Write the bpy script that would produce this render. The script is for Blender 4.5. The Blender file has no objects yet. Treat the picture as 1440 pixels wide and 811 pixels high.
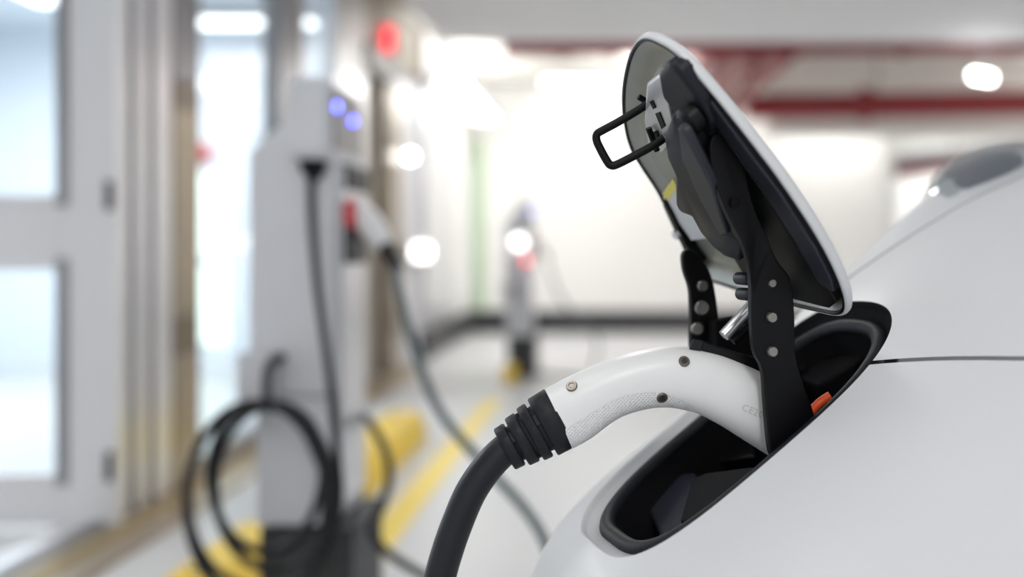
import bpy, bmesh, math
from mathutils import Vector, Matrix
import numpy as np

# ------------------------------------------------------------------ camera, world, exposure
SC = bpy.context.scene
COL = SC.collection
F, CX, CY, HC = 1400.0, 860.0, 357.0, 1.07          # focal length in pixels, principal direction, eye height
cam_d = bpy.data.cameras.new('camera')
cam_d.sensor_fit = 'HORIZONTAL'; cam_d.sensor_width = 36.0; cam_d.lens = 36.0 * F / 1440
cam_d.shift_x = (720 - CX) / 1440; cam_d.shift_y = (CY - 405.5) / 1440
cam_d.clip_start = 0.05; cam_d.clip_end = 200
cam_d.dof.use_dof = True; cam_d.dof.focus_distance = 0.915; cam_d.dof.aperture_fstop = 1.55
cam_d.dof.aperture_blades = 0
cam = bpy.data.objects.new('camera', cam_d); COL.objects.link(cam)
cam.location = (0, 0, HC); cam.rotation_euler = (math.pi / 2, 0, 0)
SC.camera = cam
w = bpy.data.worlds.new('world'); SC.world = w; w.use_nodes = True
w.node_tree.nodes['Background'].inputs[0].default_value = (0.93, 0.96, 1.0, 1)
w.node_tree.nodes['Background'].inputs[1].default_value = 0.85
SC.view_settings.view_transform = 'Standard'; SC.view_settings.look = 'None'
SC.view_settings.gamma = 1; SC.view_settings.use_curve_mapping = False
SC.view_settings.exposure = 0.36

# ------------------------------------------------------------------ small tools
def V(*a): return Vector(a)
def W(px, py, Y): return V((px - CX) / F * Y, Y, HC - (py - CY) / F * Y)      # photo pixel at depth Y
def on_plane(px, py, P0, n):
    d = V((px - CX) / F, 1, -(py - CY) / F); o = V(0, 0, HC)
    return o + d * ((P0 - o).dot(n) / d.dot(n))

def spline(pts, n=12, closed=False):
    P = [Vector(p) for p in pts]; N = len(P); out = []
    rng = range(N if closed else N - 1)
    for i in rng:
        if closed: a, b, c, d = P[(i - 1) % N], P[i], P[(i + 1) % N], P[(i + 2) % N]
        else: a, b, c, d = P[max(i - 1, 0)], P[i], P[i + 1], P[min(i + 2, N - 1)]
        for k in range(n):
            t = k / n
            out.append(0.5 * ((2 * b) + (c - a) * t + (2 * a - 5 * b + 4 * c - d) * t * t + (3 * b - a - 3 * c + d) * t ** 3))
    if not closed: out.append(P[-1].copy())
    return out

def mesh_obj(name, verts, faces, m, parent=None, smooth=True, angle=35):
    me = bpy.data.meshes.new(name); me.from_pydata([tuple(v) for v in verts], [], faces)
    bm = bmesh.new(); bm.from_mesh(me); bmesh.ops.remove_doubles(bm, verts=bm.verts, dist=1e-6)
    bmesh.ops.recalc_face_normals(bm, faces=bm.faces); bm.to_mesh(me); bm.free()
    return link(name, me, m, parent, smooth, angle)

def link(name, me, m, parent=None, smooth=True, angle=35):
    me.materials.append(m)
    if smooth:
        me.shade_smooth()
        if angle < 180: me.set_sharp_from_angle(angle=math.radians(angle))
    o = bpy.data.objects.new(name, me); COL.objects.link(o)
    if parent: attach(o, parent)
    return o

def attach(o, parent):
    o.parent = parent
    o.matrix_parent_inverse = Matrix.Translation(-parent.location) if parent.parent is None else Matrix.Identity(4)

class MB:
    def __init__(s): s.v = []; s.f = []
    def add(s, v, f):
        k = len(s.v); s.v += [Vector(p) for p in v]; s.f += [tuple(i + k for i in q) for q in f]; return s
    def box(s, x0, x1, y0, y1, z0, z1):
        return s.add([(x, y, z) for x in (x0, x1) for y in (y0, y1) for z in (z0, z1)],
                     [(0, 1, 3, 2), (4, 6, 7, 5), (0, 4, 5, 1), (2, 3, 7, 6), (0, 2, 6, 4), (1, 5, 7, 3)])
    def loft(s, rings, closed=True, cap0=True, cap1=True):
        n = len(rings[0]); k = len(s.v)
        for r in rings: s.v += [Vector(p) for p in r]
        for i in range(len(rings) - 1):
            for j in range(n if closed else n - 1):
                a, b = k + i * n + j, k + i * n + (j + 1) % n
                s.f.append((a, b, b + n, a + n))
        if cap0: s.f.append(tuple(k + j for j in range(n)))
        if cap1: s.f.append(tuple(k + (len(rings) - 1) * n + j for j in reversed(range(n))))
        return s
    def tube(s, pts, r, n=14, closed=False):
        P = [Vector(p) for p in pts]; N = len(P); rings = []; up = None
        for i in range(N):
            t = (P[(i + 1) % N] - P[i - 1]) if closed else (P[min(i + 1, N - 1)] - P[max(i - 1, 0)])
            t.normalize()
            if up is None:
                up = t.orthogonal().normalized()
            up = (up - t * up.dot(t)).normalized(); bi = t.cross(up)
            rr = r(i / (N - 1)) if callable(r) else r
            rings.append([P[i] + (up * math.cos(a) + bi * math.sin(a)) * rr for a in [2 * math.pi * j / n for j in range(n)]])
        if closed: rings.append(rings[0]); return s.loft(rings, True, False, False)
        return s.loft(rings)
    def lathe(s, P0, axis, prof, n=32):
        ax = Vector(axis).normalized(); u = ax.orthogonal().normalized(); v = ax.cross(u)
        return s.loft([[P0 + ax * h + (u * math.cos(a) + v * math.sin(a)) * r for a in [2 * math.pi * j / n for j in range(n)]] for h, r in prof])
    def build(s, name, m, parent=None, smooth=True, angle=35, bevel=0, seg=2):
        o = mesh_obj(name, s.v, s.f, m, parent, smooth, angle)
        if bevel:
            b = o.modifiers.new('bevel', 'BEVEL'); b.width = bevel; b.segments = seg; b.limit_method = 'ANGLE'; b.angle_limit = math.radians(35)
            b.harden_normals = True
        return o

def plate(poly, back, m, name, parent, bevel=0.0015, angle=35):
    """extrude a closed 3-D polygon by the vector `back`"""
    return MB().loft([poly, [p + back for p in poly]]).build(name, m, parent, True, angle, bevel)

def rbox(x0, x1, y0, y1, z0, z1, name, m, parent=None, bevel=0.006):
    return MB().box(x0, x1, y0, y1, z0, z1).build(name, m, parent, True, 35, bevel)

def thing(name, label, cat, loc, group=None):
    o = bpy.data.objects.new(name, None); COL.objects.link(o); o.location = loc; o.empty_display_size = .1
    o['label'] = label; o['category'] = cat
    if group: o['group'] = group
    return o
def tag(o, label, cat, group=None):
    o['label'] = label; o['category'] = cat
    if group: o['group'] = group
    return o
def struct(o, label=None):
    o['kind'] = 'structure'
    if label: o['label'] = label
    return o
def struct_root(name, loc, label=None):
    o = bpy.data.objects.new(name, None); COL.objects.link(o); o.location = loc; o.empty_display_size = .1
    return struct(o, label)
def copy_tree(o, delta, parent=None):
    c = o.copy(); COL.objects.link(c)
    if parent is None: c.location = o.location + delta
    else:
        c.parent = parent; c.matrix_parent_inverse = o.matrix_parent_inverse.copy()
    for ch in o.children: copy_tree(ch, delta, c)
    return c

# ------------------------------------------------------------------ materials
def mat(name, col, rough=.5, metal=0.0, var=0.0, vscale=8.0, bump=0.0, bscale=60.0, coat=0.0, spec=.5, stretch=(1, 1, 1)):
    m = bpy.data.materials.new(name); m.use_nodes = True
    nt = m.node_tree; b = nt.nodes['Principled BSDF']
    b.inputs['Base Color'].default_value = (*col, 1); b.inputs['Roughness'].default_value = rough
    b.inputs['Metallic'].default_value = metal; b.inputs['Coat Weight'].default_value = coat
    b.inputs['Coat Roughness'].default_value = .22; b.inputs['Specular IOR Level'].default_value = spec
    tc = nt.nodes.new('ShaderNodeTexCoord'); mp = nt.nodes.new('ShaderNodeMapping')
    mp.inputs['Scale'].default_value = stretch
    nt.links.new(tc.outputs['Object'], mp.inputs['Vector'])
    if var:
        n = nt.nodes.new('ShaderNodeTexNoise'); n.inputs['Scale'].default_value = vscale; n.inputs['Detail'].default_value = 5
        r = nt.nodes.new('ShaderNodeMix'); r.data_type = 'RGBA'
        r.inputs[6].default_value = (*[max(0, c * (1 - var)) for c in col], 1); r.inputs[7].default_value = (*[min(1, c * (1 + var)) for c in col], 1)
        nt.links.new(mp.outputs[0], n.inputs['Vector']); nt.links.new(n.outputs[0], r.inputs[0]); nt.links.new(r.outputs[2], b.inputs['Base Color'])
    if bump:
        n2 = nt.nodes.new('ShaderNodeTexNoise'); n2.inputs['Scale'].default_value = bscale; n2.inputs['Detail'].default_value = 4
        bu = nt.nodes.new('ShaderNodeBump'); bu.inputs['Strength'].default_value = bump; bu.inputs['Distance'].default_value = .002
        nt.links.new(mp.outputs[0], n2.inputs['Vector']); nt.links.new(n2.outputs[0], bu.inputs['Height']); nt.links.new(bu.outputs[0], b.inputs['Normal'])
    return m
def emit(name, col, strength):
    m = bpy.data.materials.new(name); m.use_nodes = True; nt = m.node_tree
    b = nt.nodes['Principled BSDF']; b.inputs['Base Color'].default_value = (*col, 1)
    b.inputs['Emission Color'].default_value = (*col, 1); b.inputs['Emission Strength'].default_value = strength
    return m
def glass(name, tint=(.9, .96, 1), refl=.12):
    m = bpy.data.materials.new(name); m.use_nodes = True; nt = m.node_tree; nt.nodes.remove(nt.nodes['Principled BSDF'])
    t = nt.nodes.new('ShaderNodeBsdfTransparent'); t.inputs[0].default_value = (*tint, 1)
    g = nt.nodes.new('ShaderNodeBsdfGlossy'); g.inputs['Roughness'].default_value = .03
    fr = nt.nodes.new('ShaderNodeFresnel'); fr.inputs[0].default_value = 1.45
    ad = nt.nodes.new('ShaderNodeMath'); ad.operation = 'ADD'; ad.inputs[1].default_value = refl; ad.use_clamp = True
    ge = nt.nodes.new('ShaderNodeNewGeometry'); iv = nt.nodes.new('ShaderNodeMath'); iv.operation = 'SUBTRACT'; iv.inputs[0].default_value = 1
    mu = nt.nodes.new('ShaderNodeMath'); mu.operation = 'MULTIPLY'          # only the outer face of a pane mirrors
    nt.links.new(ge.outputs['Backfacing'], iv.inputs[1]); nt.links.new(iv.outputs[0], mu.inputs[0]); nt.links.new(fr.outputs[0], mu.inputs[1])
    nt.links.new(mu.outputs[0], ad.inputs[0])
    mx = nt.nodes.new('ShaderNodeMixShader'); nt.links.new(ad.outputs[0], mx.inputs[0]); nt.links.new(t.outputs[0], mx.inputs[1]); nt.links.new(g.outputs[0], mx.inputs[2])
    nt.links.new(mx.outputs[0], nt.nodes['Material Output'].inputs[0])
    return m

M = dict(
    paint=mat('pearl_white_paint', (.66, .672, .69), .5, .0, .06, 900, .04, 500, coat=.12),
    shell=mat('white_plastic', (.80, .80, .80), .36, 0, .02, 30, .05, 700),
    rubber=mat('black_rubber', (.006, .007, .010), .55, 0, .2, 60, .15, 300, spec=.35),
    cable=mat('black_cable', (.005, .006, .009), .45, 0, .2, 40, .08, 400, spec=.4),
    black=mat('black_plastic', (.003, .003, .004), .42, 0, .2, 30, .08, 200, spec=.25),
    navy=mat('charcoal_plastic', (.007, .008, .013), .42, 0, .15, 40, .08, 300, spec=.3),
    black_metal=mat('black_painted_steel', (.003, .003, .004), .45, 0, .3, 50, .06, 200, spec=.2),
    inner=mat('grey_inner_lid', (.36, .37, .335), .28, .45, .15, 25, .05, 90),
    bolt=mat('zinc_bolt', (.26, .25, .23), .36, .9, .2, 200, .1, 300),
    chrome=mat('chrome', (.75, .75, .77), .14, 1.0, .05, 40),
    screw=mat('screw_steel', (.22, .19, .16), .3, 1.0, .3, 300),
    hole=mat('screw_socket_dark', (.02, .016, .012), .5, 0, .2, 50),
    sticker=mat('label_paper', (.62, .64, .67), .6, 0, .08, 300),
    yellow=mat('label_yellow', (.75, .68, .16), .6, 0, .05, 60),
    orange=mat('orange_sleeve', (.85, .10, .02), .45, 0, .1, 60),
    embossed=mat('embossed_mark', (.56, .56, .56), .5, 0, .03, 60),
    gap=mat('panel_gap', (.05, .035, .04), .7, 0, .1, 40),
    steel=mat('brushed_steel', (.74, .74, .76), .30, .75, .06, 3, .04, 40, stretch=(30, 30, 1)),
    steel_dark=mat('dark_brushed_steel', (.27, .27, .28), .32, .7, .1, 3, .03, 40, stretch=(30, 30, 1)),
    steel_panel=mat('satin_door_panel', (.78, .78, .80), .42, .2, .05, 3, .03, 30, stretch=(20, 20, 1)),
    bronze=mat('bronze_cladding', (.36, .30, .22), .32, .65, .12, 4, .04, 30, stretch=(20, 20, 1)),
    grey=mat('grey_powder_coat', (.66, .67, .70), .45, .1, .04, 12, .04, 200),
    grey_lt=mat('light_grey_powder_coat', (.62, .63, .66), .4, .1, .04, 12, .04, 200),
    dark=mat('dark_plinth', (.035, .037, .042), .5, 0, .2, 20, .08, 100),
    wall=mat('white_wall_paint', (.87, .87, .85), .6, 0, .025, 1.5, .05, 60),
    band=mat('dark_skirting', (.045, .047, .05), .5, 0, .15, 6, .05, 40),
    ceil=mat('ceiling_paint', (.90, .905, .92), .7, 0, .04, 2, .08, 40),
    ceil2=mat('cream_ceiling_paint', (.85, .83, .78), .7, 0, .03, 2, .08, 40),
    beige=mat('beige_cladding', (.52, .48, .41), .45, .15, .06, 3, .04, 40),
    brown=mat('brown_frame', (.20, .155, .11), .4, .4, .15, 5, .03, 40),
    red=mat('red_pipe_paint', (.24, .014, .02), .38, 0, .1, 4, .05, 60),
    red_lt=mat('faded_red_pipe_paint', (.42, .12, .12), .45, 0, .1, 4, .05, 60),
    green=mat('pale_green_panel', (.55, .70, .48), .5, 0, .05, 4),
    floor=mat('glossy_epoxy_floor', (.58, .59, .60), .36, 0, .05, 1.2, .03, 30),
    room=mat('cool_white_room', (.80, .86, .92), .6, 0, .02, 2),
    paintline=mat('yellow_floor_paint', (.85, .63, .06), .4, 0, .06, 6, .05, 60),
    stop=mat('yellow_rubber_stop', (.85, .58, .02), .4, 0, .08, 8, .1, 60),
    grey_cable=mat('grey_green_cable', (.10, .135, .14), .4, 0, .15, 30),
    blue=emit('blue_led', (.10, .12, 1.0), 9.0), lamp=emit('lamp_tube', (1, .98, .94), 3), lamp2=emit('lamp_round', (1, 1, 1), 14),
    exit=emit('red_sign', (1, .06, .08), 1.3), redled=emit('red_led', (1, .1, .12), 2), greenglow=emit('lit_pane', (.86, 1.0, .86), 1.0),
    redplug=mat('red_plug', (.62, .03, .04), .4, 0, .1, 30),
    brass=mat('worn_brass', (.45, .33, .08), .35, .5, .1, 6),
    slate=mat('slate_plastic', (.022, .025, .036), .36, 0, .15, 40, .08, 300, spec=.4),
    seal=mat('matt_black_rubber', (.004, .004, .005), .7, 0, .2, 60, .1, 300, spec=.12),
    glass=glass('door_glass', (.93, .97, 1), 0.0), glass2=glass('headlamp_glass', (.75, .78, .8), .2),
    lens=mat('headlamp_reflector', (.35, .37, .42), .15, .9, .2, 30),
    tyre=mat('tyre_rubber', (.02, .02, .02), .7, 0, .2, 20, .2, 60),
)
def knurl():
    m = mat('knurled_grip', (.80, .80, .80), .40); nt = m.node_tree; b = nt.nodes['Principled BSDF']
    tc = nt.nodes.new('ShaderNodeTexCoord'); outs = []
    for s in (1, -1):
        mp = nt.nodes.new('ShaderNodeMapping'); mp.inputs['Rotation'].default_value = (0, s * .75, 0)
        wv = nt.nodes.new('ShaderNodeTexWave'); wv.inputs['Scale'].default_value = 130; wv.bands_direction = 'X'
        nt.links.new(tc.outputs['Object'], mp.inputs[0]); nt.links.new(mp.outputs[0], wv.inputs[0]); outs.append(wv)
    mu = nt.nodes.new('ShaderNodeMath'); mu.operation = 'MULTIPLY'
    nt.links.new(outs[0].outputs['Fac'], mu.inputs[0]); nt.links.new(outs[1].outputs['Fac'], mu.inputs[1])
    bu = nt.nodes.new('ShaderNodeBump'); bu.inputs['Strength'].default_value = .6; bu.inputs['Distance'].default_value = .001
    nt.links.new(mu.outputs[0], bu.inputs['Height']); nt.links.new(bu.outputs[0], b.inputs['Normal'])
    return m
M['knurl'] = knurl()

# ================================================================== THE GARAGE
XW = -1.93                                   # plane of the glazed wall on the left
def yl(px): return -XW * F / (CX - px)       # depth on that wall for a photo column

struct(MB().box(-9, 14, -7, 26, -.2, 0).build('floor', M['floor'], smooth=False), 'pale glossy epoxy garage floor')
struct(MB().box(XW, 3.72, 13.5, 13.7, .31, 3.4).build('wall_back', M['wall'], smooth=False), 'white far wall of the garage')
struct(MB().box(XW, 3.72, 13.47, 13.7, 0, .31).build('baseboard_back', M['band'], smooth=False), 'dark skirting band along the far wall')
struct(MB().box(3.72, 14, 18, 18.2, 0, 3.4).build('wall_recess', M['wall'], smooth=False), 'white wall further back at the right')
struct(MB().box(3.72, 3.9, 13.7, 18, 0, 3.4).build('wall_return', M['wall'], smooth=False), 'short return wall behind the far wall')
struct(MB().box(-9, 14, 9.1, 26, 3.4, 3.6).build('ceiling', M['ceil2'], smooth=False), 'cream ceiling beyond the lowered slab')
struct(MB().box(-1.56, 14, -7, 9.1, 3.0, 3.6).build('ceiling_slab', M['ceil'], smooth=False), 'pale grey lowered ceiling slab overhead')
struct(MB().box(-9, -1.56, -7, 9.1, 3.3, 3.6).build('ceiling_strip', M['beige'], smooth=False), 'brownish ceiling strip beside the slab')
struct(rbox(1.9, 14, 12.0, 12.5, 2.52, 3.4, 'trim_beam', M['ceil2'], None, .02), 'cream downstand beam below the red pipe')

# red sprinkler pipes
def pipe(name, pts, r, m, label, flanges=()):
    t = thing(name, label, 'pipe', pts[0])
    MB().tube(pts, r, 20).build('pipe_run', m, t)
    for p, ax in flanges:
        MB().lathe(Vector(p), ax, [(-.06, r), (-.06, r * 1.35), (.06, r * 1.35), (.06, r)], 20).build('coupling', m, t)
    for p in [pts[0].lerp(pts[-1], k) for k in (.2, .5, .8)]:
        MB().tube([p + V(0, 0, r), V(p.x, p.y, 3.4)], .012, 8).build('hanger', M['steel_dark'], t)
    return t
pipe('sprinkler_pipe', [V(-1.0, 9.25, 2.97), V(9, 9.25, 3.03)], .065, M['red'], 'long dull red pipe running just below the ceiling slab',
     [((-.45, 9.25, 2.973), (1, 0, 0)), ((2.7, 9.25, 2.992), (1, 0, 0)), ((0.0, 9.25, 2.976), (1, 0, 0))])
pipe('sprinkler_pipe', [V(1.55, 11.4, 2.75), V(9, 11.4, 2.86)], .145, M['red'], 'thick dark red pipe crossing in front of the cream beam',
     [((2.9, 11.4, 2.78), (1, 0, 0))])
for k, (x, nm) in enumerate(((1.0, 'left one of three parallel red pipes hanging under the ceiling'), (1.33, 'middle one of three parallel red pipes hanging under the ceiling'),
                             (1.66, 'right one of three parallel red pipes hanging under the ceiling'))):
    t = thing('sprinkler_pipe', nm, 'pipe', (x, 9.2, 3.02))
    MB().tube([V(x, 9.5, 3.08), V(x, 13.45, 3.08)], .115, 20).build('pipe_run', M['red'], t)
    for yy in (10.8, 12.8): MB().tube([V(x, yy, 3.19), V(x, yy, 3.401)], .012, 8).build('hanger', M['steel_dark'], t)
    MB().lathe(V(x, 9.5, 3.08), (0, 1, 0), [(0, .10), (0, .163), (.9, .163), (.9, .10)], 20).build('valve_body', M['red'], t)
pipe('sprinkler_pipe', [V(4.3, 15.5, 2.33), V(6.1, 15.5, 2.50), V(9.5, 15.5, 3.0)], .10, M['red'], 'red pipe rising to the right in the far recess')
tag(MB().tube(spline([V(4.3, 15.9, 2.55), V(5.2, 15.9, 2.66), V(6.4, 15.9, 2.75), V(9, 15.9, 2.8)]), .11, 16).build('air_duct', M['grey'], None),
    'grey duct above the rising red pipe in the far recess', 'duct')

# ceiling lamps (their light comes from area lamps inside the fixtures)
def lamp_fixture(x0, x1, y0, y1, z, label, power, group='linear ceiling lamps', up=0):
    t = thing('ceiling_lamp', label, 'lamp', ((x0 + x1) / 2, (y0 + y1) / 2, z), group)
    MB().box(x0 - .05, x1 + .05, y0 - .05, y1 + .05, z, z + .06).build('housing', M['grey_lt'], t, True, 35, .01)
    MB().box(x0, x1, y0, y1, z - .025, z - .001).build('diffuser', M['lamp'], t, True, 35, .008)
    ld = bpy.data.lights.new('lamp_light', 'AREA'); ld.shape = 'RECTANGLE'; ld.size = x1 - x0; ld.size_y = y1 - y0; ld.energy = power
    ld.color = (1, .985, .96)
    lo = bpy.data.objects.new('lamp_light', ld); COL.objects.link(lo); lo.location = ((x0 + x1) / 2, (y0 + y1) / 2, z - .04)
    attach(lo, t)
    if up:  # extra upward light, added to brighten the far ceiling
        l2 = ld.copy(); l2.energy = up; lo2 = bpy.data.objects.new('fill_uplight', l2); COL.objects.link(lo2)
        lo2.location = ((x0 + x1) / 2, (y0 + y1) / 2, z + .07); lo2.rotation_euler = (math.pi, 0, 0); attach(lo2, t)
        for yy in (y0, y1): MB().tube([V((x0 + x1) / 2, yy, z + .06), V((x0 + x1) / 2, yy, 3.4)], .006, 6).build('suspension_rod', M['steel'], t)
    return t
lamp_fixture(-1.75, -1.45, 9.8, 12.6, 2.78, 'bright ceiling lamp in the far left corner of the garage', 13, up=16)
lamp_fixture(.30, .55, 9.9, 11.8, 2.93, 'added pendant fill lamp hidden behind the raised charging flap', 8, up=50)  # invented lamp, kept out of sight, fills the far ceiling with light
lamp_fixture(7.0, 7.25, 9.9, 12.0, 2.93, 'added pendant fill lamp out of view at the far right', 30, up=140)  # invented lamp outside the frame, lifts the far ceiling's brightness
lamp_fixture(5.6, 7.2, 16.8, 17.0, 3.30, 'added fill lamp hidden behind the cream beam in the far recess', 60)  # lamp added out of sight to brighten the recess
lamp_fixture(-.9, .5, 12.9, 13.1, 3.33, 'ceiling lamp washing the far wall', 14)
lamp_fixture(2.2, 3.6, 12.9, 13.1, 3.33, 'ceiling lamp washing the right end of the far wall', 16)
lamp_fixture(-.4, -.15, 3.4, 5.0, 2.92, 'ceiling lamp under the slab in front of the charging posts', 14)
lamp_fixture(2.6, 2.85, 3.4, 5.0, 2.92, 'ceiling lamp under the slab to the right of the car', 4)
lamp_fixture(-1.0, -.75, -.6, 1.0, 2.92, 'ceiling lamp under the slab left of the car nose', 5)
lamp_fixture(.1, .35, -2.6, -1.0, 2.92, 'unseen lamp placed under the slab behind the camera to light the car', 36)  # unseen lamp, positioned to brighten the near flank of the car
t = thing('round_lamp', 'small round bright lamp beside the thick red pipe', 'lamp', W(1380, 108, 8.9))
MB().lathe(W(1382, 108, 8.9), (.55, -.2, -.15), [(-.10, .02), (-.09, .035), (.08, .035), (.09, .02)], 24).build('bulb', M['lamp2'], t)
MB().tube([W(1383, 100, 8.9), V(W(1383, 100, 8.9).x, 8.9, 3.0)], .012, 8).build('stem', M['grey'], t)

# ------------------------------------------------------------------ glazed wall on the left
def wall_box(px0, px1, z0, z1, m, name, x0=XW - .12, x1=XW, parent=None, bevel=.005, label=None):
    o = rbox(x0, x1, yl(px0), yl(px1), z0, z1, name, m, parent, bevel)
    return struct(o, label) if parent is None else o
# far jamb of the open doorway: four vertical steel mouldings
jamb = struct_root('trim_jamb', (XW, yl(172), 0), 'brushed steel door jamb of vertical mouldings')
for a, b, m, dx in ((168, 181, 'steel', 0), (181, 189, 'steel_dark', -.03), (189, 205, 'steel', .01), (205, 213, 'steel_dark', -.02), (213, 236, 'steel', .02)):
    rbox(XW - .14, XW + dx, yl(a), yl(b), .04, 3.3, 'moulding', M[m], jamb, .006)
col = struct_root('trim_column', (XW, yl(236), 0), 'bronze clad column beside the steel door jamb')
for z0, z1, m in ((.04, .33, 'bronze'), (.33, .62, 'bronze'), (.62, .80, 'brown'), (.80, 1.10, 'bronze'), (1.10, 1.72, 'bronze'), (1.72, 1.84, 'brown'), (1.84, 3.3, 'steel_dark')):
    rbox(XW - .16, XW + .03, yl(236), yl(273), z0, z1 - .004, 'cladding_panel', M[m], col, .004)
# fixed glazing behind the charging post
def glazed(name, px0, px1, label, frame='steel_dark'):
    r = struct_root(name, (XW, yl(px0), 0), label)
    y0, y1 = yl(px0), yl(px1)
    MB().box(XW - .05, XW - .035, y0 + .06, y1 - .06, .12, 3.2).build('pane', M['glass'], r, False)
    for q in ((y0, y0 + .06, .04, 3.3), (y1 - .06, y1, .04, 3.3), (y0 + .06, y1 - .06, .04, .12), (y0 + .06, y1 - .06, 3.2, 3.3)):
        rbox(XW - .09, XW, q[0], q[1], q[2], q[3], 'frame_bar', M[frame], r, .004)
    return r
glazed('window_1', 273, 397, 'tall fixed glass pane between the bronze column and the charging post')
wall_box(397, 426, .04, 3.3, M['steel_dark'], 'trim_1', label='dark steel mullion above the charging post')
glazed('window_2', 426, 474, 'narrow glass pane seen above the head of the charging post', 'steel')
wall_box(474, 514, .04, 3.3, M['steel'], 'trim_2', label='grey steel post right of the narrow pane')
lift = struct_root('door_2', (XW, yl(514), 0), 'cream steel sliding door with brown frame beyond the charging post')
rbox(XW - .16, XW - .08, yl(514), yl(541), .04, 2.75, 'leaf', M['beige'], lift, .004)
rbox(XW - .12, XW, yl(541), yl(556), .04, 2.75, 'frame_jamb', M['brown'], lift, .004)
rbox(XW - .12, XW + .03, yl(514), yl(562), 2.55, 2.75, 'lintel', M['steel_dark'], lift, .004)
rbox(XW - .16, XW - .02, yl(514), yl(600), 2.751, 3.3, 'overpanel', M['beige'], lift, .004)
wall_box(556, 566, .04, 2.75, M['bronze'], 'trim_3', label='thin bronze corner strip beside the cream door')
wall_box(566, 590, .04, 2.75, M['grey_lt'], 'trim_4', label='pale wall panel beyond the cream door')
wall_box(590, 634, .31, 3.3, M['steel'], 'trim_5', x1=XW + .06, label='grey steel pilaster near the far corner')
wall_box(634, 657, .31, 3.39, M['wall'], 'wall_left', label='white end stretch of the left wall')
wall_box(590, 657, 0, .31, M['band'], 'baseboard_left', x1=XW + .07, label='dark skirting at the far end of the left wall')
struct(rbox(-1.86, -1.72, 13.44, 13.469, .31, 2.6, 'trim_green', M['green'], None, .003), 'pale green strip in the far corner')
# lit white box on the pilaster
t = thing('wall_box', 'white lit cabinet box low on the pale wall panel beyond the cream door', 'box', (XW + .06, 9.5, 1.0))
rbox(XW + .001, XW + .12, 9.0, 9.95, 1.0, 1.18, 'case', M['shell'], t, .02)
rbox(XW + .12, XW + .13, 9.05, 9.9, 1.02, 1.16, 'front_light', M['lamp'], t, .004)
t = thing('exit_sign', 'small glowing red sign high on the left wall', 'sign', W(547, 55, 8.5))
p = W(547, 55, 8.5); rbox(p.x - .06, p.x + .06, 8.5, 8.56, p.z - .12, p.z + .12, 'case', M['steel_dark'], t, .01)
rbox(p.x - .05, p.x + .05, 8.485, 8.499, p.z - .11, p.z + .11, 'lit_face', M['exit'], t, .004)
t = thing('wall_lamp', 'small round white lamp glowing on the pale wall panel', 'lamp', W(577, 220, 9.2))
p = W(577, 220, 9.2); MB().lathe(p, (1, -.6, 0), [(-.03, .03), (-.02, .035), (.02, .035), (.03, .02)], 20).build('globe', M['lamp2'], t)
MB().lathe(V(p.x - .04, p.y, p.z), (1, 0, 0), [(-.06, .03), (0, .03)], 12).build('wall_mount', M['grey'], t)

# threshold and kerb along the wall
sill = struct_root('trim_sill', (XW, 3, 0), 'stepped bronze and steel threshold along the glazed wall')
for x0, x1, z1, m in ((XW - .16, XW - .06, .045, 'steel'), (XW - .058, XW + .0, .05, 'steel_dark'), (XW + .002, XW + .07, .035, 'bronze'), (XW + .072, XW + .084, .03, 'brass'), (XW + .086, XW + .22, .02, 'bronze')):
    rbox(x0, x1, -2, 9.2, 0, z1, 'threshold_strip', M[m], sill, .003)

# open door leaf, swung into the room behind the wall
door = struct_root('door_1', (XW, 3.86, 0), 'open steel framed glass door with two panes')
Y0, Y1 = 3.80, 3.85
def dz(py): return HC - (py - CY) / F * Y0
xh = (163 - CX) / F * Y0; xg = (79 - CX) / F * Y0; xo = xh - 1.0
rbox(xg, xh, Y0, Y1, .03, 2.4, 'stile', M['steel_panel'], door, .004)
rbox(xo, xo + .12, Y0, Y1, .03, 2.4, 'stile', M['steel_panel'], door, .004)
rbox(xo + .12, xg, Y0, Y1, dz(380), dz(273), 'mid_rail', M['steel_panel'], door, .004)
rbox(xo + .12, xg, Y0, Y1, .03, dz(665), 'bottom_rail', M['steel_panel'], door, .004)
rbox(xo + .12, xg, Y0, Y1, 2.25, 2.4, 'top_rail', M['steel_panel'], door, .004)
for z0, z1 in ((dz(665), dz(380)), (dz(273), 2.25)):
    MB().box(xo + .12, xg, Y0 + .02, Y0 + .03, z0, z1).build('pane', M['glass'], door, False)
    e = .045
    for q in ((xg - .0, xg + e, z0 - e, z1 + e), (xo + .12 - e, xo + .12, z0 - e, z1 + e)):
        rbox(q[0], q[1], Y0 - .008, Y0 + .002, q[2], q[3], 'glazing_bead', M['steel_dark'], door, .002)
    for q in ((z0 - .025, z0), (z1, z1 + .025)):
        rbox(xo + .12, xg, Y0 - .008, Y0 + .002, q[0], q[1], 'glazing_bead', M['steel'], door, .002)
for py in (275, 655):
    z = dz(py); MB().lathe(V(xh - .02, Y0 - .012, z - .055), (0, 0, 1), [(0, .015), (.11, .015)], 14).build('hinge', M['dark'], door)

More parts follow.
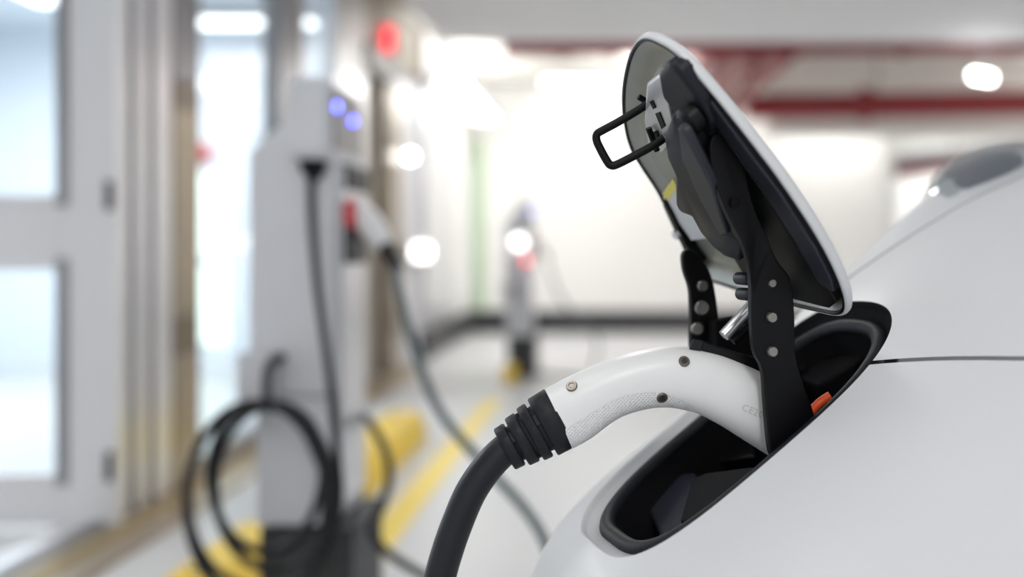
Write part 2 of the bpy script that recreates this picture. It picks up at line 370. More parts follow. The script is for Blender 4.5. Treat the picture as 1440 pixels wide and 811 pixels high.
# room behind the glass
struct(MB().box(-6.1, -6.0, 0, 13.4, 0, 3.3).build('wall_room', M['room'], smooth=False), 'cool white wall of the room behind the glass')
struct(MB().box(-6.1, XW - .2, 9.3, 9.4, 0, 3.3).build('wall_room_end', M['room'], smooth=False), 'end wall of the room behind the glass')
rd = struct_root('door_3', (-4.0, 9.2, 0), 'white inner door with pale green lit panes')
MB().box(-4.05, -3.3, 9.2, 9.28, .0, 2.2).build('leaf', M['room'], rd, True, 35, .004)
for z0, z1 in ((.25, .95), (1.05, 1.8)):
    MB().box(-3.93, -3.55, 9.185, 9.199, z0, z1).build('pane', M['greenglow'], rd, False)
t = thing('alarm_button', 'small red alarm button on the wall inside the glazed room', 'button', W(285, 215, 9.1))
MB().lathe(W(285, 215, 9.18), (0, -1, 0), [(0, .09), (.03, .09), (.05, .06)], 20).build('button_cap', M['redplug'], t)
lamp_fixture(-4.0, -2.6, 8.6, 8.8, 3.1, 'added fill lamp lighting the end wall of the glazed room', 9, 'lamps of the glazed room')  # second room lamp, added to lighten the end wall
struct(MB().box(-6, XW - .15, 0, 9.3, 3.2, 3.29).build('ceiling_room', M['room'], smooth=False), 'white ceiling of the glazed room')
lamp_fixture(-4.6, -4.2, 3.0, 8.0, 3.1, 'ceiling lamp inside the glazed room', 130, 'lamps of the glazed room')

# ------------------------------------------------------------------ floor paint and wheel stops
for k, (x0, x1, y0, y1, lb) in enumerate(((-.93, -.80, 2.0, 7.3, 'yellow painted bay line on the floor right of the charging post'),)):
    tag(MB().box(x0, x1, y0, y1, .0005, .003).build('floor_line', M['paintline'], None, False), lb, 'floor line')
def wheel_stop(x0, x1, y0, y1, h, label):
    t = thing('wheel_stop', label, 'wheel stop', ((x0 + x1) / 2, (y0 + y1) / 2, 0), 'yellow wheel stops')
    pr = [(x0, 0), (x0 + .02, h * .7), (x0 + .06, h), (x1 - .06, h), (x1 - .02, h * .7), (x1, 0)]
    MB().loft([[V(x, y, z) for x, z in pr] for y in (y0, y1)]).build('block', M['stop'], t, True, 35, .012)
    for yy in (y0 + .25, y1 - .25):
        MB().lathe(V((x0 + x1) / 2, yy, h - .004), (0, 0, 1), [(0, .03), (.008, .03), (.012, .02)], 16).build('anchor_bolt', M['bolt'], t)
wheel_stop(-1.34, -1.06, 4.35, 5.75, .17, 'yellow wheel stop behind the charging post, further from the camera')
wheel_stop(-1.37, -1.12, 2.75, 3.55, .12, 'yellow wheel stop beneath the coiled cable left of the charging post')
tag(rbox(-.90, -.80, 8.2, 8.5, 0, .14, 'kerb_block', M['stop'], None, .02), 'small yellow block at the foot of the far post', 'block')

# ------------------------------------------------------------------ charging post
def build_post():
    Y = 2.60
    t = thing('charging_post', 'grey charging post with two blue lights and coiled black cable', 'charging post', (-.84, 2.75, 0), 'charging posts')
    xl, xr, yb = -.947, -.724, 2.90
    zt = 1.355
    pr = [(xl, .70), (xl, zt - .02), (xl + .09, zt + .06), (xr, zt + .06), (xr, .70)]
    MB().loft([[V(x, y, z) for x, z in pr] for y in (Y, yb)]).build('upper_cabinet', M['grey'], t, True, 35, .006)
    rbox(xl + .02, xr, Y, yb, .36, .696, 'lower_cabinet', M['grey'], t, .006)
    rbox(xl + .03, xr + .05, Y - .01, yb + .03, 0, .355, 'plinth', M['dark'], t, .006)
    rbox(xr + .001, xr + .012, Y + .04, yb - .02, .40, 1.30, 'side_panel', M['steel'], t, .003)
    hd = rbox(-.83, -.728, 2.545, 2.90, 1.312, 1.525, 'head', M['grey'], t, .012)
    rbox(-.829, -.73, 2.535, 2.5455, 1.33, 1.51, 'head_front', M['grey'], hd, .004)
    rbox(-.7278, -.722, 2.60, 2.88, 1.345, 1.50, 'display_panel', M['steel_dark'], hd, .002)
    for py, yy in ((150, 2.615), (170, 2.775)):
        z = HC - (py - CY) / F * yy
        MB().lathe(V(-.722, yy, z), (1, 0, 0), [(0, .011), (.004, .011), (.006, .008)], 18).build('indicator_light', M['blue'], hd)
    rbox(-.7239, -.70, 2.66, 2.88, 1.245, 1.311, 'socket_hood', M['dark'], t, .006)
    so = rbox(-.7115, -.69, 2.64, 2.82, 1.045, 1.138, 'holster', M['dark'], t, .006)
    rbox(-.7115, -.684, 2.635, 2.80, 1.140, 1.212, 'holster_collar', M['redplug'], so, .008)
    MB().lathe(V(-.69, 2.73, 1.16), (1, 0, -.25), [(-.01, .045), (.02, .045), (.022, .03)], 20).build('holster_ring', M['redplug'], so)
    hk = rbox(xl - .005, -.865, 2.52, 2.599, .665, .82, 'cable_hook', M['grey_lt'], t, .008)
    MB().tube(spline([V(-.86, 2.6, .80), V(-.86, 2.54, .80), V(-.86, 2.49, .78), V(-.86, 2.48, .70), V(-.86, 2.5, .68)], 6), .012, 10).build('hook_rod', M['dark'], hk)
    MB().lathe(V(-.773, 2.58, 1.262), (0, 0, 1), [(0, .012), (.02, .03), (.0495, .036)], 20).build('cable_gland', M['black'], t)
    return t
post = build_post()
far = copy_tree(post, V(.02, 6.0, 0))
far['label'] = 'distant grey charging post standing alone before the far white wall'

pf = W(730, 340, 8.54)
MB().lathe(pf, (.3, -1, 0), [(-.01, .055), (.02, .055), (.03, .04)], 20).build('white_glow', M['lamp'], far)  # glowing white disc added for a bright spot on the far post
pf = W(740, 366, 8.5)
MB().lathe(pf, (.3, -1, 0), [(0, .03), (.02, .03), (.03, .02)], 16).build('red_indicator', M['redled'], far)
# the connector parked in the post, its cable, and the coil
def pw(lst): return [W(*p) for p in lst]
t = thing('parked_connector', 'white connector with red collar parked in the side of the charging post', 'connector', W(515, 330, 2.72))
MB().tube(spline(pw([(486, 292, 2.72), (505, 300, 2.70), (522, 318, 2.69), (540, 345, 2.68)]), 8), lambda u: .026 + .012 * math.sin(u * 3), 16).build('handle', M['shell'], t)
MB().tube(pw([(478, 288, 2.725), (490, 294, 2.72)]), .036, 18).build('collar', M['redplug'], t)
MB().tube(spline(pw([(538, 341, 2.68), (553, 366, 2.675), (558, 378, 2.67)]), 6), .017, 14).build('boot', M['rubber'], t)
MB().tube(spline(pw([(553, 366, 2.675), (566, 430, 2.66), (588, 505, 2.62), (620, 580, 2.57), (678, 650, 2.5), (735, 712, 2.42), (768, 765, 2.36), (780, 830, 2.3), (760, 930, 2.3)]) +
                 [V(-.17, 2.32, .05), V(-.2, 2.40, .0135), V(-.36, 2.52, .0135), V(-.52, 2.60, .0135), V(-.665, 2.66, .03)], 10), .0125, 12).build('cable', M['grey_cable'], t)
fc = copy_tree(t, V(.02, 6.0, 0)); fc['label'] = 'white connector parked in the distant charging post by the far wall'
t = thing('coiled_cable', 'black charging cable hanging in loops on the charging post', 'cable', W(380, 560, 2.47))
coil = []
loops = [(364, 695, 114, 138, 2.50), (372, 690, 96, 128, 2.48), (392, 655, 62, 92, 2.46), (360, 705, 98, 146, 2.44)]
drop = pw([(437, 240, 2.58), (438, 300, 2.57), (446, 400, 2.54), (458, 490, 2.52), (468, 570, 2.51), (474, 640, 2.5)])
coil += drop
for i, (cx_, cy_, rx, ry, yy) in enumerate(loops):
    for k in range(16):
        a = 2 * math.pi * k / 16; u = k / 16
        nx = loops[min(i + 1, 3)]
        L = [p * (1 - u) + q * u for p, q in zip((cx_, cy_, rx, ry, yy), nx)]
        # clockwise from the right-hand side
        coil.append(W(L[0] + L[2] * math.cos(a), L[1] + L[3] * math.sin(a) * (1.0 if math.sin(a) > 0 else .95), L[4]))
MB().tube(spline(coil, 4), .0108, 10).build('cable_run', M['cable'], t)
t = thing('hanging_cable', 'short black cable loop hanging on the right side of the charging post', 'cable', W(525, 600, 2.8))
MB().tube(spline(pw([(512, 585, 2.86), (524, 600, 2.78), (541, 632, 2.76), (548, 672, 2.74), (536, 715, 2.72), (522, 742, 2.7), (540, 772, 2.66), (575, 797, 2.62), (600, 812, 2.6), (640, 850, 2.6)]) + [V(-.34, 2.62, .04), V(-.33, 2.72, .0125), V(-.45, 2.86, .0125), V(-.66, 2.80, .0125)], 8), .012, 10).build('cable_run', M['cable'], t)

# ================================================================== THE CAR (nose, bonnet, charging port, lid)
TH = math.radians(18)
ER = V(math.cos(TH), math.sin(TH), 0); EC = V(-math.sin(TH), math.cos(TH), 0); EZ = V(0, 0, 1)
O = V(.13, .94, .92); C0 = .02; CA, CB = 1.0, .5
PROF = spline([(-.20, 0, -.66), (-.228, 0, -.58), (-.244, 0, -.48), (-.243, 0, -.375), (-.226, 0, -.28), (-.190, 0, -.172), (-.14, 0, -.104), (0, 0, 0), (.13, 0, .094),
               (.2, 0, .139), (.3, 0, .196), (.4, 0, .243), (.6, 0, .312), (.85, 0, .37), (1.15, 0, .42)], 14)
PR = np.array([p.x for p in PROF]); PZ = np.array([p.z for p in PROF])
PS = np.concatenate([[0], np.cumsum(np.hypot(np.diff(PR), np.diff(PZ)))])
iup = int(np.argmin(PR))                      # foremost point; above it the profile is single-valued in r
def qd(d): d = abs(d); return d * d if d < .25 else .0625 + .5 * (d - .25)
def carp(r, c, z): return O + ER * r + EC * c + EZ * z
def ridge(d, r):                              # soft raised crease on the bonnet, both sides
    return .062 * math.exp(-((abs(d) - .26 - .10 * (r - .3)) / .055) ** 2) * min(1, max(0, (r - .15) / .28)) ** 1.5
def side(d):                                  # roll-off into the wings
    e = max(0, abs(d) - .55); return .75 * e * e * 2
def top_z(r, c):
    d = c - C0
    return float(np.interp(r - CA * qd(d), PR[iup:], PZ[iup:])) - CB * qd(d) - side(d) + ridge(d, r)
def surf(r, c): return carp(r, c, top_z(r, c))
def surf_s(s, c):
    d = c - C0; r = float(np.interp(s, PS, PR)) + CA * qd(d)
    return r, carp(r, c, float(np.interp(s, PS, PZ)) - CB * qd(d) - side(d) + ridge(d, r))
def seam_r(d): d = abs(d); return .04 + .42 * d + .8 * qd(d)
def s_of_r(x): return float(np.interp(x, PR[iup:], PS[iup:]))

# outline of the opening, in (c, r)
CI = math.cos(math.radians(36))
HW, R0, R1 = .118, -.151, .142; CH = .037
def hexp(x, y): return 3.2 if y > 0 else (2.2 if x > 0 else 3.8)
def outline(inset=0.0, n=120):
    out = []; rc = (R0 + R1) / 2; hl = (R1 - R0) / 2 - inset * CI; hw = HW - inset
    for k in range(n):
        a = 2 * math.pi * k / n; ca, sa = math.cos(a), math.sin(a)
        e = 2 / hexp(ca, sa)
        out.append((CH + hw * math.copysign(abs(ca) ** e, ca), rc + hl * math.copysign(abs(sa) ** e, sa)))
    return out
NIN = ER * math.sin(math.radians(36)) - EZ * math.cos(math.radians(36))      # into the car, normal to the opening
def inside(c, r):
    rc = (R0 + R1) / 2; hl = (R1 - R0) / 2; y = (r - rc) / hl; e = hexp(c - CH, y)
    return abs((c - CH) / HW) ** e + abs(y) ** e < 1
OUT = np.array(outline(0, 720))

car = thing('car', 'white electric car nose with its charging flap open', 'car', (O.x + .25, O.y + .08, 0))
dcols = sorted(set([round(x, 5) for x in np.concatenate([np.linspace(-.16, .16, 97), np.linspace(.16, .86, 40), -np.linspace(.16, .86, 40)])]))
def skin(name, rows_fn, nrows):
    ncol = len(dcols); P = []; Q = []
    for i in range(nrows):
        for d in dcols:
            r, p = rows_fn(i / (nrows - 1), d); P.append(p); Q.append((d + C0, r, p))
    faces = []; kill = set()
    def isin(k): return inside(Q[k][0], Q[k][1]) and Q[k][2].z > O.z - .25
    flags = [isin(k) for k in range(len(P))]
    for i in range(nrows - 1):
        for j in range(ncol - 1):
            q = (i * ncol + j, i * ncol + j + 1, (i + 1) * ncol + j + 1, (i + 1) * ncol + j)
            if sum(flags[k] for k in q) >= 1 and all(flags[k] for k in q): continue
            faces.append(q)
    for q in faces:
        for k in q:
            if flags[k]: kill.add(k)
    for k in kill:                              # pull the border onto the exact outline
        c, r, _ = Q[k]; j = int(np.argmin((OUT[:, 0] - c) ** 2 + (OUT[:, 1] - r) ** 2))
        P[k] = surf(OUT[j, 1], OUT[j, 0])
    return mesh_obj(name, P, faces, M['paint'], car, True, 60)
def bumper_rows(u, d):
    s1 = s_of_r(seam_r(d) - .0024 - CA * qd(d))
    k = 1 - (1 - u) ** 1.5
    return surf_s(s1 * k + (1 - k) * 0.0, d + C0)
def hood_rows(u, d):
    s1 = s_of_r(seam_r(d) + .0024 - CA * qd(d)); s2 = s_of_r(1.1)
    return surf_s(s1 + (s2 - s1) * u ** 1.6, d + C0)
skin('bumper', bumper_rows, 220)
skin('bonnet', hood_rows, 150)
# panel gap under the bonnet edge
for sg in (-1, 1):
    ds = np.linspace(.10, .84, 60); rings = []
    for d in ds:
        r = seam_r(d); p = surf(r, C0 + sg * d)
        a, b = ER * .008, NIN * .007
        rings.append([p - a + b, p + a + b, p + a + NIN * .016, p - a + NIN * .016])
    MB().loft(rings).build('panel_gap', M['gap'], car)
for sg in (-1, 1):                              # crease gap between bonnet and headlamp panel
    rings = []
    for r in np.linspace(.16 if sg > 0 else .5, 1.0, 60):
        d = sg * (.145 + .05 * r); p = surf(r, C0 + d) + EZ * .0004
        rings.append([p - EC * .0022, p + EC * .0022, p + EC * .0022 - EZ * .004, p - EC * .0022 - EZ * .004])
    MB().loft(rings).build('crease_gap', M['gap'], car)
# lower bumper grille strip, wing sides, front wheels
for sg in (-1, 1):
    rings = []
    for r in np.linspace(.42, 1.5, 24):
        p = surf(min(r, 1.14), C0 + sg * .86); p = p + ER * (r - min(r, 1.14))
        rings.append([p, p + EC * sg * .02 - EZ * .10, p + EC * sg * .03 - EZ * .22, V(p.x, p.y, .62) + EC * sg * .02])
    MB().loft(rings, False, False, False).build('wing', M['paint'], car)
    wc = carp(.62, C0 + sg * .78, 0); wc.z = .32
    wl = MB().lathe(wc - EC * .1, EC, [(0, .2), (0, .30), (.02, .32), (.18, .32), (.2, .30), (.2, .2)], 40).build('tyre', M['tyre'], car)
    MB().lathe(wc - EC * .09, EC, [(0, .05), (0, .2), (.18, .2), (.18, .05)], 40).build('wheel_rim', M['steel'], wl)
b0 = [carp(1.12 - .0, C0 - .62, .40), carp(1.12, C0 + .62, .40), carp(1.75, C0 + .52, .78), carp(1.75, C0 - .52, .78)]
MB().add(b0, [(0, 1, 2, 3)]).build('windscreen', M['glass2'], car)
# headlamps standing proud of the bonnet edges
for sg in (-1, 1):
    rings = []
    for u in np.linspace(0, 1, 14):
        r = .40 + .40 * u; d = sg * (.25 + .14 * u); wdt = .075 * math.sin(math.pi * (u * .9 + .07)) ** .6; hgt = .045 * math.sin(math.pi * (u * .92 + .05)) ** .7
        base = surf(r, C0 + d) - EZ * .012
        rings.append([base + EC * (wdt * math.cos(a)) + EZ * (hgt * math.sin(a)) for a in np.linspace(0, math.pi, 12)])
    hl = MB().loft(rings, False, False, False).build('headlamp', M['glass2'], car)
    rr = [[p - EZ * .012 for p in r] for r in rings]
    MB().loft(rr, False, False, False).build('reflector', M['lens'], hl)

# ---- opening: painted step, rubber seal, black tray
def loop(inset, depth, n=120):
    return [surf(r, c) + NIN * depth for c, r in outline(inset, n)] if inset < .02 else \
           [surf(r, c) + NIN * depth for c, r in outline(inset, n)]
fl = [loop(0, 0), loop(.0015, .0012), loop(.003, .005), loop(.0045, .009), loop(.015, .017), loop(.017, .026)]
front = [k % 120 for k in range(58, 123)]; rear = [k % 120 for k in range(2, 59)]
MB().loft([[r[k] for k in front] for r in fl], False, False, False).build('opening_flange', M['paint'], car, True, 180)
MB().loft([[r[k] for k in rear] for r in fl], False, False, False).build('rear_flange', M['seal'], car, True, 180)
MB().tube(loop(.0205, .0185, 120), .008, 14, True).build('rubber_seal', M['rubber'], car)
cv = [loop(.018, .022), loop(.027, .022), loop(.029, .03), loop(.034, .085), loop(.044, .10)]
MB().loft(cv, True, False, True).build('port_tray', M['seal'], car, True, 40)

# things inside the tray, defined on planes parallel to the opening
def tray(px, py, depth): return on_plane(px, py, O + NIN * depth, NIN)
pc = plate([tray(*q, .055) for q in ((905, 706), (953, 664), (975, 662), (1000, 676), (1085, 650), (1100, 700), (990, 770), (930, 762))], NIN * .04, M['slate'], 'port_cover', car, .006)
plate([tray(*q, .048) for q in ((972, 672), (992, 664), (1060, 655), (1050, 690), (985, 735), (955, 732))], NIN * .01, M['seal'], 'cover_cap', pc, .003)
plate([tray(*q, .07) for q in ((905, 640), (960, 590), (1060, 590), (1060, 640), (960, 655), (905, 690))], NIN * .02, M['black'], 'tray_step', car, .004)
pb = plate([tray(*q, .05) for q in ((1120, 470), (1180, 446), (1235, 452), (1215, 500), (1150, 540), (1118, 530))], NIN * .05, M['seal'], 'lock_block', car, .005)
MB().tube([tray(1118, 452, .03), tray(1150, 458, .03), tray(1200, 470, .035)], .005, 10).build('release_cable', M['black'], car)
MB().tube(spline([tray(1139, 580, .03), tray(1153, 566, .03), tray(1168, 556, .03)], 6), .0045, 12).build('high_voltage_sleeve', M['orange'], car)
for q in ((1130, 520, .048), (1168, 498, .047), (1172, 478, .047)):
    MB().lathe(tray(*q), -NIN, [(-.006, .005), (.003, .005), (.004, .003)], 12).build('bolt', M['black'], pb)

# ---- lid
PH = math.radians(52)
LU = -ER * math.cos(PH) + EZ * math.sin(PH)                # up along the open lid
LN = LU.cross(EC).normalized()                             # candidate normal
if LN.dot(V(0, 0, HC) - O) < 0: LN = -LN                   # LN points at the viewer (inner side)
LP0 = O + ER * .06 + EZ * .09
def lidp(px, py, d=0.0): return on_plane(px, py, LP0 + LN * d, LN)
edge_px = [(905, 50), (928, 57), (955, 76), (1000, 126), (1050, 188), (1100, 254), (1150, 330), (1180, 388), (1192, 428), (1184, 445), (1150, 440), (1085, 424), (1020, 404),
           (982, 388), (962, 350), (942, 310), (925, 272), (903, 238), (884, 205), (875, 165), (874, 125), (880, 88), (890, 62)]
edge = spline([lidp(*q) for q in edge_px], 6, True)
cen = sum(edge, V(0, 0, 0)) / len(edge)
def ring(scale, d): return [cen + (p - cen) * scale + LN * d for p in edge]
lid = MB().loft([ring(.975, -.002), ring(.985, .001), ring(.997, -.001), ring(1.0, -.003), ring(.998, -.006), ring(.985, -.009), ring(.95, -.0115), ring(.9, -.014), ring(.7, -.021), ring(.45, -.027), ring(.2, -.030), ring(.02, -.0305)],
                True, False, True).build('lid_skin', M['paint'], car, True, 180)
lid.name = 'charging_flap'
MB().loft([ring(.985, .0005), ring(.97, .0012), ring(.962, -.001)], True, False, False).build('edge_seal', M['black'], lid)
MB().loft([ring(.966, -.002), ring(.94, -.006), ring(.86, -.011), ring(.80, -.012), ring(.78, -.006), ring(.70, -.005), ring(.5, -.007), ring(.02, -.007)], True, False, True).build('inner_panel', M['inner'], lid, True, 50)
def lplate(pts, d, th, m, name, parent=lid, bevel=.002):
    return plate([lidp(x, y, d) for x, y in pts], -LN * th, m, name, parent, bevel)
lplate([(955, 96), (990, 132), (1045, 205), (1098, 275), (1146, 350), (1168, 395), (1172, 412), (1150, 398), (1120, 345), (1070, 265), (1015, 188), (965, 125), (935, 100)], .004, .014, M['slate'], 'edge_trim')
lplate([(985, 165), (1015, 190), (1070, 267), (1118, 345), (1150, 385), (1176, 425), (1165, 434), (1110, 420), (1055, 405), (1012, 330), (990, 250), (968, 190)], .003, .012, M['black'], 'lower_shade')  # black panel standing in for shade on the lid's near half
lplate([(936, 88), (950, 97), (984, 142), (998, 172), (998, 196), (985, 200), (965, 184), (946, 160), (928, 136), (923, 105)], .012, .02, M['navy'], 'latch_housing', bevel=.006)
lplate([(908, 118), (925, 105), (938, 118), (940, 150), (947, 190), (930, 215), (912, 215), (905, 170)], .010, .02, M['steel'], 'latch_plate', bevel=.003)
# moulded cover: two-step extrusion
mc = [(946, 160), (934, 192), (950, 228), (951, 282), (959, 296), (980, 304), (994, 330), (1022, 362), (1040, 368), (1046, 340), (1022, 296), (992, 245), (966, 182)]
mid = [lidp(x, y, .026) for x, y in mc]; base = [p - LN * .028 for p in mid]; cm = sum(mid, V(0, 0, 0)) / len(mid)
topr = [cm + (p - cm) * .72 + LN * .008 for p in mid]
MB().loft([base, mid, topr]).build('moulded_cover', M['navy'], lid, True, 30, .003)
rb = [lidp(x, y, .036) for x, y in ((952, 178), (962, 186), (1000, 262), (1022, 330), (1012, 334), (985, 285), (958, 225))]
plate(rb, -LN * .01, M['slate'], 'cover_rib', lid, .003)
# warning label
lplate([(948, 258), (962, 290), (993, 328), (1002, 334), (972, 338), (958, 318), (936, 288), (932, 277)], .002, .0015, M['sticker'], 'warning_label', bevel=.0002)
lplate([(946, 252), (952, 264), (938, 284), (931, 272)], .0025, .0015, M['yellow'], 'label_heading', bevel=.0002)
# far rubber stop and its rivet
lplate([(932, 280), (944, 302), (965, 345), (985, 372), (978, 386), (960, 352), (944, 318), (931, 290)], .006, .012, M['black'], 'rubber_stop', bevel=.003)
MB().lathe(lidp(953, 328, .008), LN, [(0, .006), (.004, .006), (.006, .003)], 16).build('rivet', M['chrome'], lid)
MB().lathe(lidp(989, 214, .012), LN, [(0, .006), (.006, .006), (.008, .004)], 14).build('rivet', M['bolt'], lid)
MB().lathe(lidp(978, 163, .014), LN, [(0, .013), (.01, .013), (.014, .008)], 18).build('rubber_buffer', M['black'], lid)
for q in (((921, 160), (927, 158), (935, 178), (930, 182)), ((913, 143), (917, 141), (922, 152), (918, 154)), ((918, 186), (924, 184), (929, 198), (924, 202))):
    lplate(q, .0112, .002, M['black'], 'latch_slot', bevel=.0002)
# latch loop: bent black rod standing off the lid
YL = .915
rod = pw([(936, 128, YL), (905, 150, YL), (872, 170, YL), (848, 183, YL), (840, 188, YL), (838.5, 195, YL), (842, 205, YL), (854, 227, YL), (860, 232.5, YL), (868, 231, YL), (892, 219, YL), (918, 205, YL), (934, 194, YL)])
def fillet(P, n=3): return spline(P, 6)
MB().tube(fillet(rod), .0039, 12).build('latch_loop', M['black_metal'], lid)
for a, b in (((898, 136), (934, 158)), ((912, 180), (924, 212))):
    MB().tube([W(*a, .925), W(*b, .935)], .003, 10).build('latch_bracket', M['black_metal'], lid)
MB().tube([W(916, 160, .93), W(926, 186, .935)], .0045, 10).build('latch_spring', M['black_metal'], lid)

# ---- hinge arms (plates in the car's lengthwise plane)
def hinge(cpl, poly, bolts, flare=0.0, holes=()):
    n = EC; P0 = carp(0, cpl, 0)
    def hp_(x, y):                              # the upper half cranks outwards, clear of the moulded cover
        k = min(1, max(0, (400 - y) / 80)); k = k * k * (3 - 2 * k)
        return on_plane(x, y, carp(0, cpl - flare * k, 0), n)
    h = plate([hp_(x, y) for x, y in poly], EC * .009, M['black_metal'], 'hinge_arm', car, .002)
    for x, y, r in bolts:
        MB().lathe(on_plane(x, y, P0, n), -EC, [(-.001, r), (.0025, r), (.004, r * .8)], 18).build('hinge_bolt', M['bolt'], h)
    for x, y, r in holes:
        MB().lathe(hp_(x, y), -EC, [(-.002, r), (.0006, r), (.0008, r * .9)], 18).build('lightening_hole', M['seal'], h)
    return h
arm_poly = spline([V(x, y, 0) for x, y in ((1000, 196), (1012, 186), (1032, 200), (1048, 236), (1062, 292), (1092, 362), (1112, 392), (1118, 440), (1120, 500), (1134, 548), (1146, 590), (1128, 620), (1098, 642), (1084, 636),
            (1077, 570), (1073, 520), (1061, 492), (1057, 440), (1056, 386), (1044, 340), (1026, 306), (1008, 262), (999, 225))], 4, True)
hinge(-.050, [(p.x, p.y) for p in arm_poly], ((1084, 398, .0042), (1084, 446, .0052), (1085, 494, .0052)), .036, ((1034, 285, .0045),))
arm2 = spline([V(x, y, 0) for x, y in ((961, 356), (975, 352), (998, 380), (1008, 420), (1013, 470), (1012, 500), (975, 500), (972, 440), (970, 405), (962, 380))], 4, True)
hinge(.098, [(p.x, p.y) for p in arm2], ((986, 433, .008), (980, 462, .007), (987, 402, .006)))
for a, b, r, m in (((1018, 472), (1058, 428), .006, 'steel'), ((1030, 480), (1060, 452), .004, 'black_metal')):
    c_ = .03; P0 = carp(0, c_, 0); MB().tube([on_plane(*a, P0, EC), on_plane(*b, P0, EC)], r, 12).build('hinge_spring', M[m], car)
plate([on_plane(x, y, carp(0, .075, 0), EC) for x, y in ((1006, 452), (1030, 446), (1075, 440), (1075, 520), (1006, 505))], EC * .02, M['seal'], 'hinge_housing', car, .003)
for q in ((1052, 392), (1055, 414)):
    MB().lathe(on_plane(*q, carp(0, -.03, 0), EC), -EC, [(-.02, .006), (0, .006), (.004, .004)], 14).build('hinge_pin', M['navy'], car)

# ================================================================== THE CONNECTOR PLUGGED INTO THE CAR
GA = math.radians(10)
EG = V(math.cos(GA), math.sin(GA), 0); SG = V(math.sin(GA), -math.cos(GA), 0)
G0 = W(930, 540, .925)
def gp(px, py, lat=0.0): return on_plane(px, py, G0 + SG * lat, SG)
gun = thing('charging_connector', 'white curved charging connector with black cable plugged into the car', 'connector', W(930, 571, .925))
tops = [(766, 548), (800, 530), (850, 508), (900, 493), (950, 487), (1000, 494), (1040, 508), (1075, 524), (1110, 545)]
bots = [(803, 629), (830, 614), (865, 588), (900, 575), (935, 571), (972, 578), (1008, 595), (1045, 618), (1080, 640)]
T = spline([gp(*q) for q in tops], 8); B = spline([gp(*q) for q in bots], 8)
NS = len(T); NE = 2.5; NA = 40
def width(u): return .0235 + .002 * math.sin(u * math.pi) + .004 * u
def shell_pt(i, a):
    c = (T[i] + B[i]) / 2; h = (T[i] - B[i]) / 2; u = i / (NS - 1)
    ca, sa = math.cos(a), math.sin(a)
    return c + h * math.copysign(abs(sa) ** (2 / NE), sa) + SG * width(u) * math.copysign(abs(ca) ** (2 / NE), ca)
MB().loft([[shell_pt(i, 2 * math.pi * k / NA) for k in range(NA)] for i in range(NS)]).build('shell', M['shell'], gun, True, 50)
def shell_at(px, py, lift=0.0):
    """point on the near flank of the shell seen at a photo pixel"""
    lat = .022
    for _ in range(4):
        q = gp(px, py, lat); best = None
        for i in range(NS):
            c = (T[i] + B[i]) / 2; h = (T[i] - B[i]) / 2; d = q - SG * lat - c
            t = d.dot(h) / h.length_squared; e = (d - h * t).length
            if best is None or e < best[0]: best = (e, i, t)
        _, i, t = best; t = max(-.98, min(.98, t))
        lat = width(i / (NS - 1)) * (1 - abs(t) ** NE) ** (1 / NE)
    return gp(px, py, lat + lift)
# knurled grip patch along the lower flank
gi = range(1, int(NS * .62)); rows = []
for i in gi:
    u = (i - 1) / (len(gi) - 1); a0 = -.10 - .9 * u ** 4 - .10 * (1 - u) ** 6
    row = []
    for k in range(9):
        a = a0 + (-math.pi / 2 + .02 - a0) * k / 8
        c = (T[i] + B[i]) / 2; p = shell_pt(i, a); row.append(p + (p - c).normalized() * .0005)
    rows.append(row)
MB().loft(rows, False, False, False).build('grip_patch', M['knurl'], gun, True, 180)
# screws: steel cap and dark socket
for px, py in ((804, 543), (962, 508), (931, 559)):
    p = shell_at(px, py); ax = (shell_at(px + 5, py) - shell_at(px - 5, py)).cross(shell_at(px, py - 5) - shell_at(px, py + 5)).normalized()
    if ax.dot(SG) < 0: ax = -ax
    p = p + ax * .0003
    s = MB().lathe(p, ax, [(-.003, .0052), (.0006, .0052), (.0012, .0046), (.0012, .0030), (.0004, .0028)], 20).build('screw', M['screw'], gun)
    MB().lathe(p, ax, [(.0005, .0027), (.0009, .0027)], 6).build('screw_socket', M['hole'] if px > 900 else M['bolt'], s)
# release lever on top of the nose
tl = [(968, 492), (974, 477), (990, 479), (1004, 485), (1040, 496), (1080, 508), (1090, 540), (1040, 515), (1005, 500), (985, 492)]
MB().loft([[gp(x, y, l) for x, y in tl] for l in (.011, -.011)]).build('release_lever', M['black'], gun, True, 35, .0015)
MB().loft([[gp(x, y, l) for x, y in ((970, 491), (975, 476), (990, 480), (986, 493))] for l in (.013, -.013)]).build('lever_tip', M['rubber'], gun, True, 35, .001)
# nose barrel into the car inlet
ax = ((T[-1] + B[-1]) / 2 - (T[-6] + B[-6]) / 2).normalized(); pe = (T[-1] + B[-1]) / 2
MB().lathe(pe - ax * .004, ax, [(0, .027), (.012, .027), (.014, .022), (.05, .022)], 30).build('plug_barrel', M['rubber'], gun)
MB().lathe(pe + ax * .022, ax, [(0, .024), (0, .032), (.05, .034), (.05, .024)], 30).build('charging_inlet', M['black'], car)
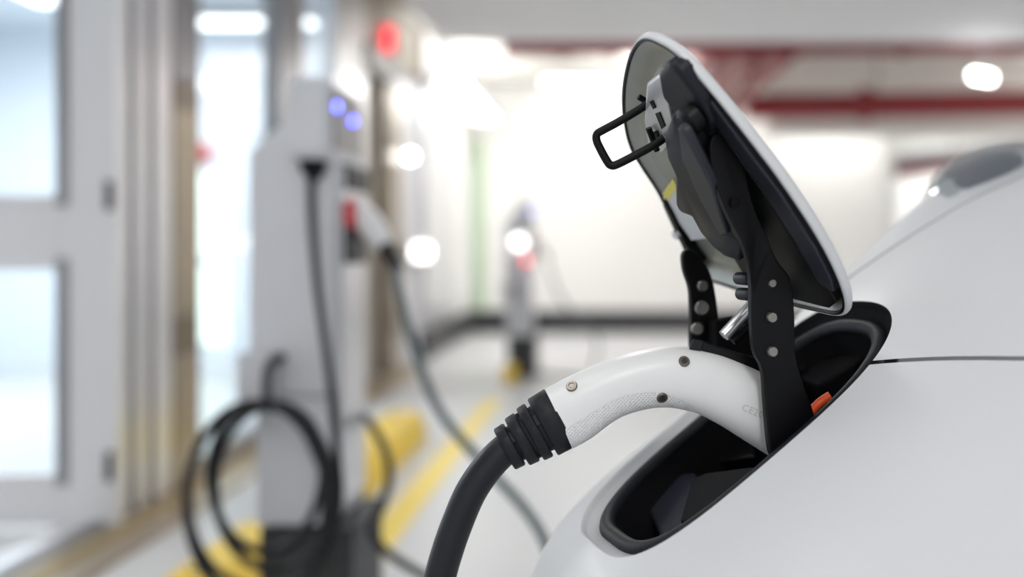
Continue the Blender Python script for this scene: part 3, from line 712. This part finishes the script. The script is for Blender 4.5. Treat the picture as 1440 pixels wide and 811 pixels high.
# embossed conformity mark on the near flank
cu = bpy.data.curves.new('mark', 'FONT'); cu.body = 'CE200'; cu.size = 1.0; cu.resolution_u = 2; cu.space_character = 1.05
to = bpy.data.objects.new('mark', cu); COL.objects.link(to)
dg = bpy.context.evaluated_depsgraph_get(); me = bpy.data.meshes.new_from_object(to.evaluated_get(dg)); bpy.data.objects.remove(to)
bm = bmesh.new(); bm.from_mesh(me); bmesh.ops.triangulate(bm, faces=bm.faces)
wd = max(v.co.x for v in bm.verts)
for v in bm.verts:
    u = v.co.x / wd; q = v.co.y
    v.co = shell_at(1042 + 36 * u + 5 * q, 576 + 15 * u - 13 * q, .0004)
bm.to_mesh(me); bm.free(); link('conformity_mark', me, M['embossed'], gun, False)
# strain relief: core, collar and ribs, then the cable
p0 = (T[0] + B[0]) / 2; p1 = gp(716, 628); axb = (p1 - p0).normalized()
hh = (T[0] - B[0]).normalized(); hp = (hh - axb * hh.dot(axb)).normalized()
Lb = (p1 - p0).length; px1 = .93 / F
def rr_ring(s, rv, rl, skew=0.0, n=40):
    out = []
    for k in range(n):
        a = 2 * math.pi * k / n; sa, ca = math.sin(a), math.cos(a)
        e = 2 / 2.3
        out.append(p0 + axb * (s + skew * sa) + hp * rv * math.copysign(abs(sa) ** e, sa) + SG * rl * math.copysign(abs(ca) ** e, ca))
    return out
sr = MB().loft([rr_ring(-.002, .026, .021), rr_ring(Lb * .5, .021, .019), rr_ring(Lb, .0155, .0155), rr_ring(Lb + .004, .0145, .0145)]).build('strain_relief', M['rubber'], gun, True, 60)
sk0 = -(hh.dot(axb)) * 0.0
for (s0, s1, rv, rl) in ((-.003, .016, .0297, .0238), (.0195, .0290, .0272, .0228), (.032, .0425, .0245, .0215), (.045, .0555, .0212, .0198)):
    e = .0012
    MB().loft([rr_ring(s0, rv - e, rl - e), rr_ring(s0 + e, rv, rl), rr_ring(s1 - e, rv - .0006, rl - .0006), rr_ring(s1, rv - e - .0006, rl - e - .0006)]).build('rib', M['rubber'], sr, True, 50)
for k, s in enumerate((.014, .027, .040)):                         # bridges between the ribs, staggered
    for a in ((1.9, 5.0) if k % 2 else (.5, 3.6)):
        c = p0 + axb * (s + .004) + hp * math.sin(a) * (.0255 - k * .003) + SG * math.cos(a) * (.021 - k * .0015)
        rad = (hp * math.sin(a) + SG * math.cos(a)).normalized(); tn = axb.cross(rad)
        MB().loft([[c + tn * x + rad * y + axb * z for x, y in ((-.005, -.004), (.005, -.004), (.005, .0), (-.005, .0))] for z in (-.006, .006)]).build('bridge', M['rubber'], sr)
cpts = [p1 - axb * .03, p1, gp(690, 652), gp(663, 690), gp(642, 738), gp(626, 785), gp(613, 835), gp(600, 900), gp(585, 1000)]
end = cpts[-1]
cpts += [V(end.x - .03, end.y + .02, .45), V(end.x - .03, end.y + .08, .16), V(end.x - .05, end.y + .25, .03), V(end.x - .15, end.y + .6, .0145), V(-.45, 2.1, .0145), V(-.62, 2.45, .0145), V(-.66, 2.58, .08)]
MB().tube(spline(cpts, 10), .0143, 20).build('cable', M['cable'], gun, True, 180)
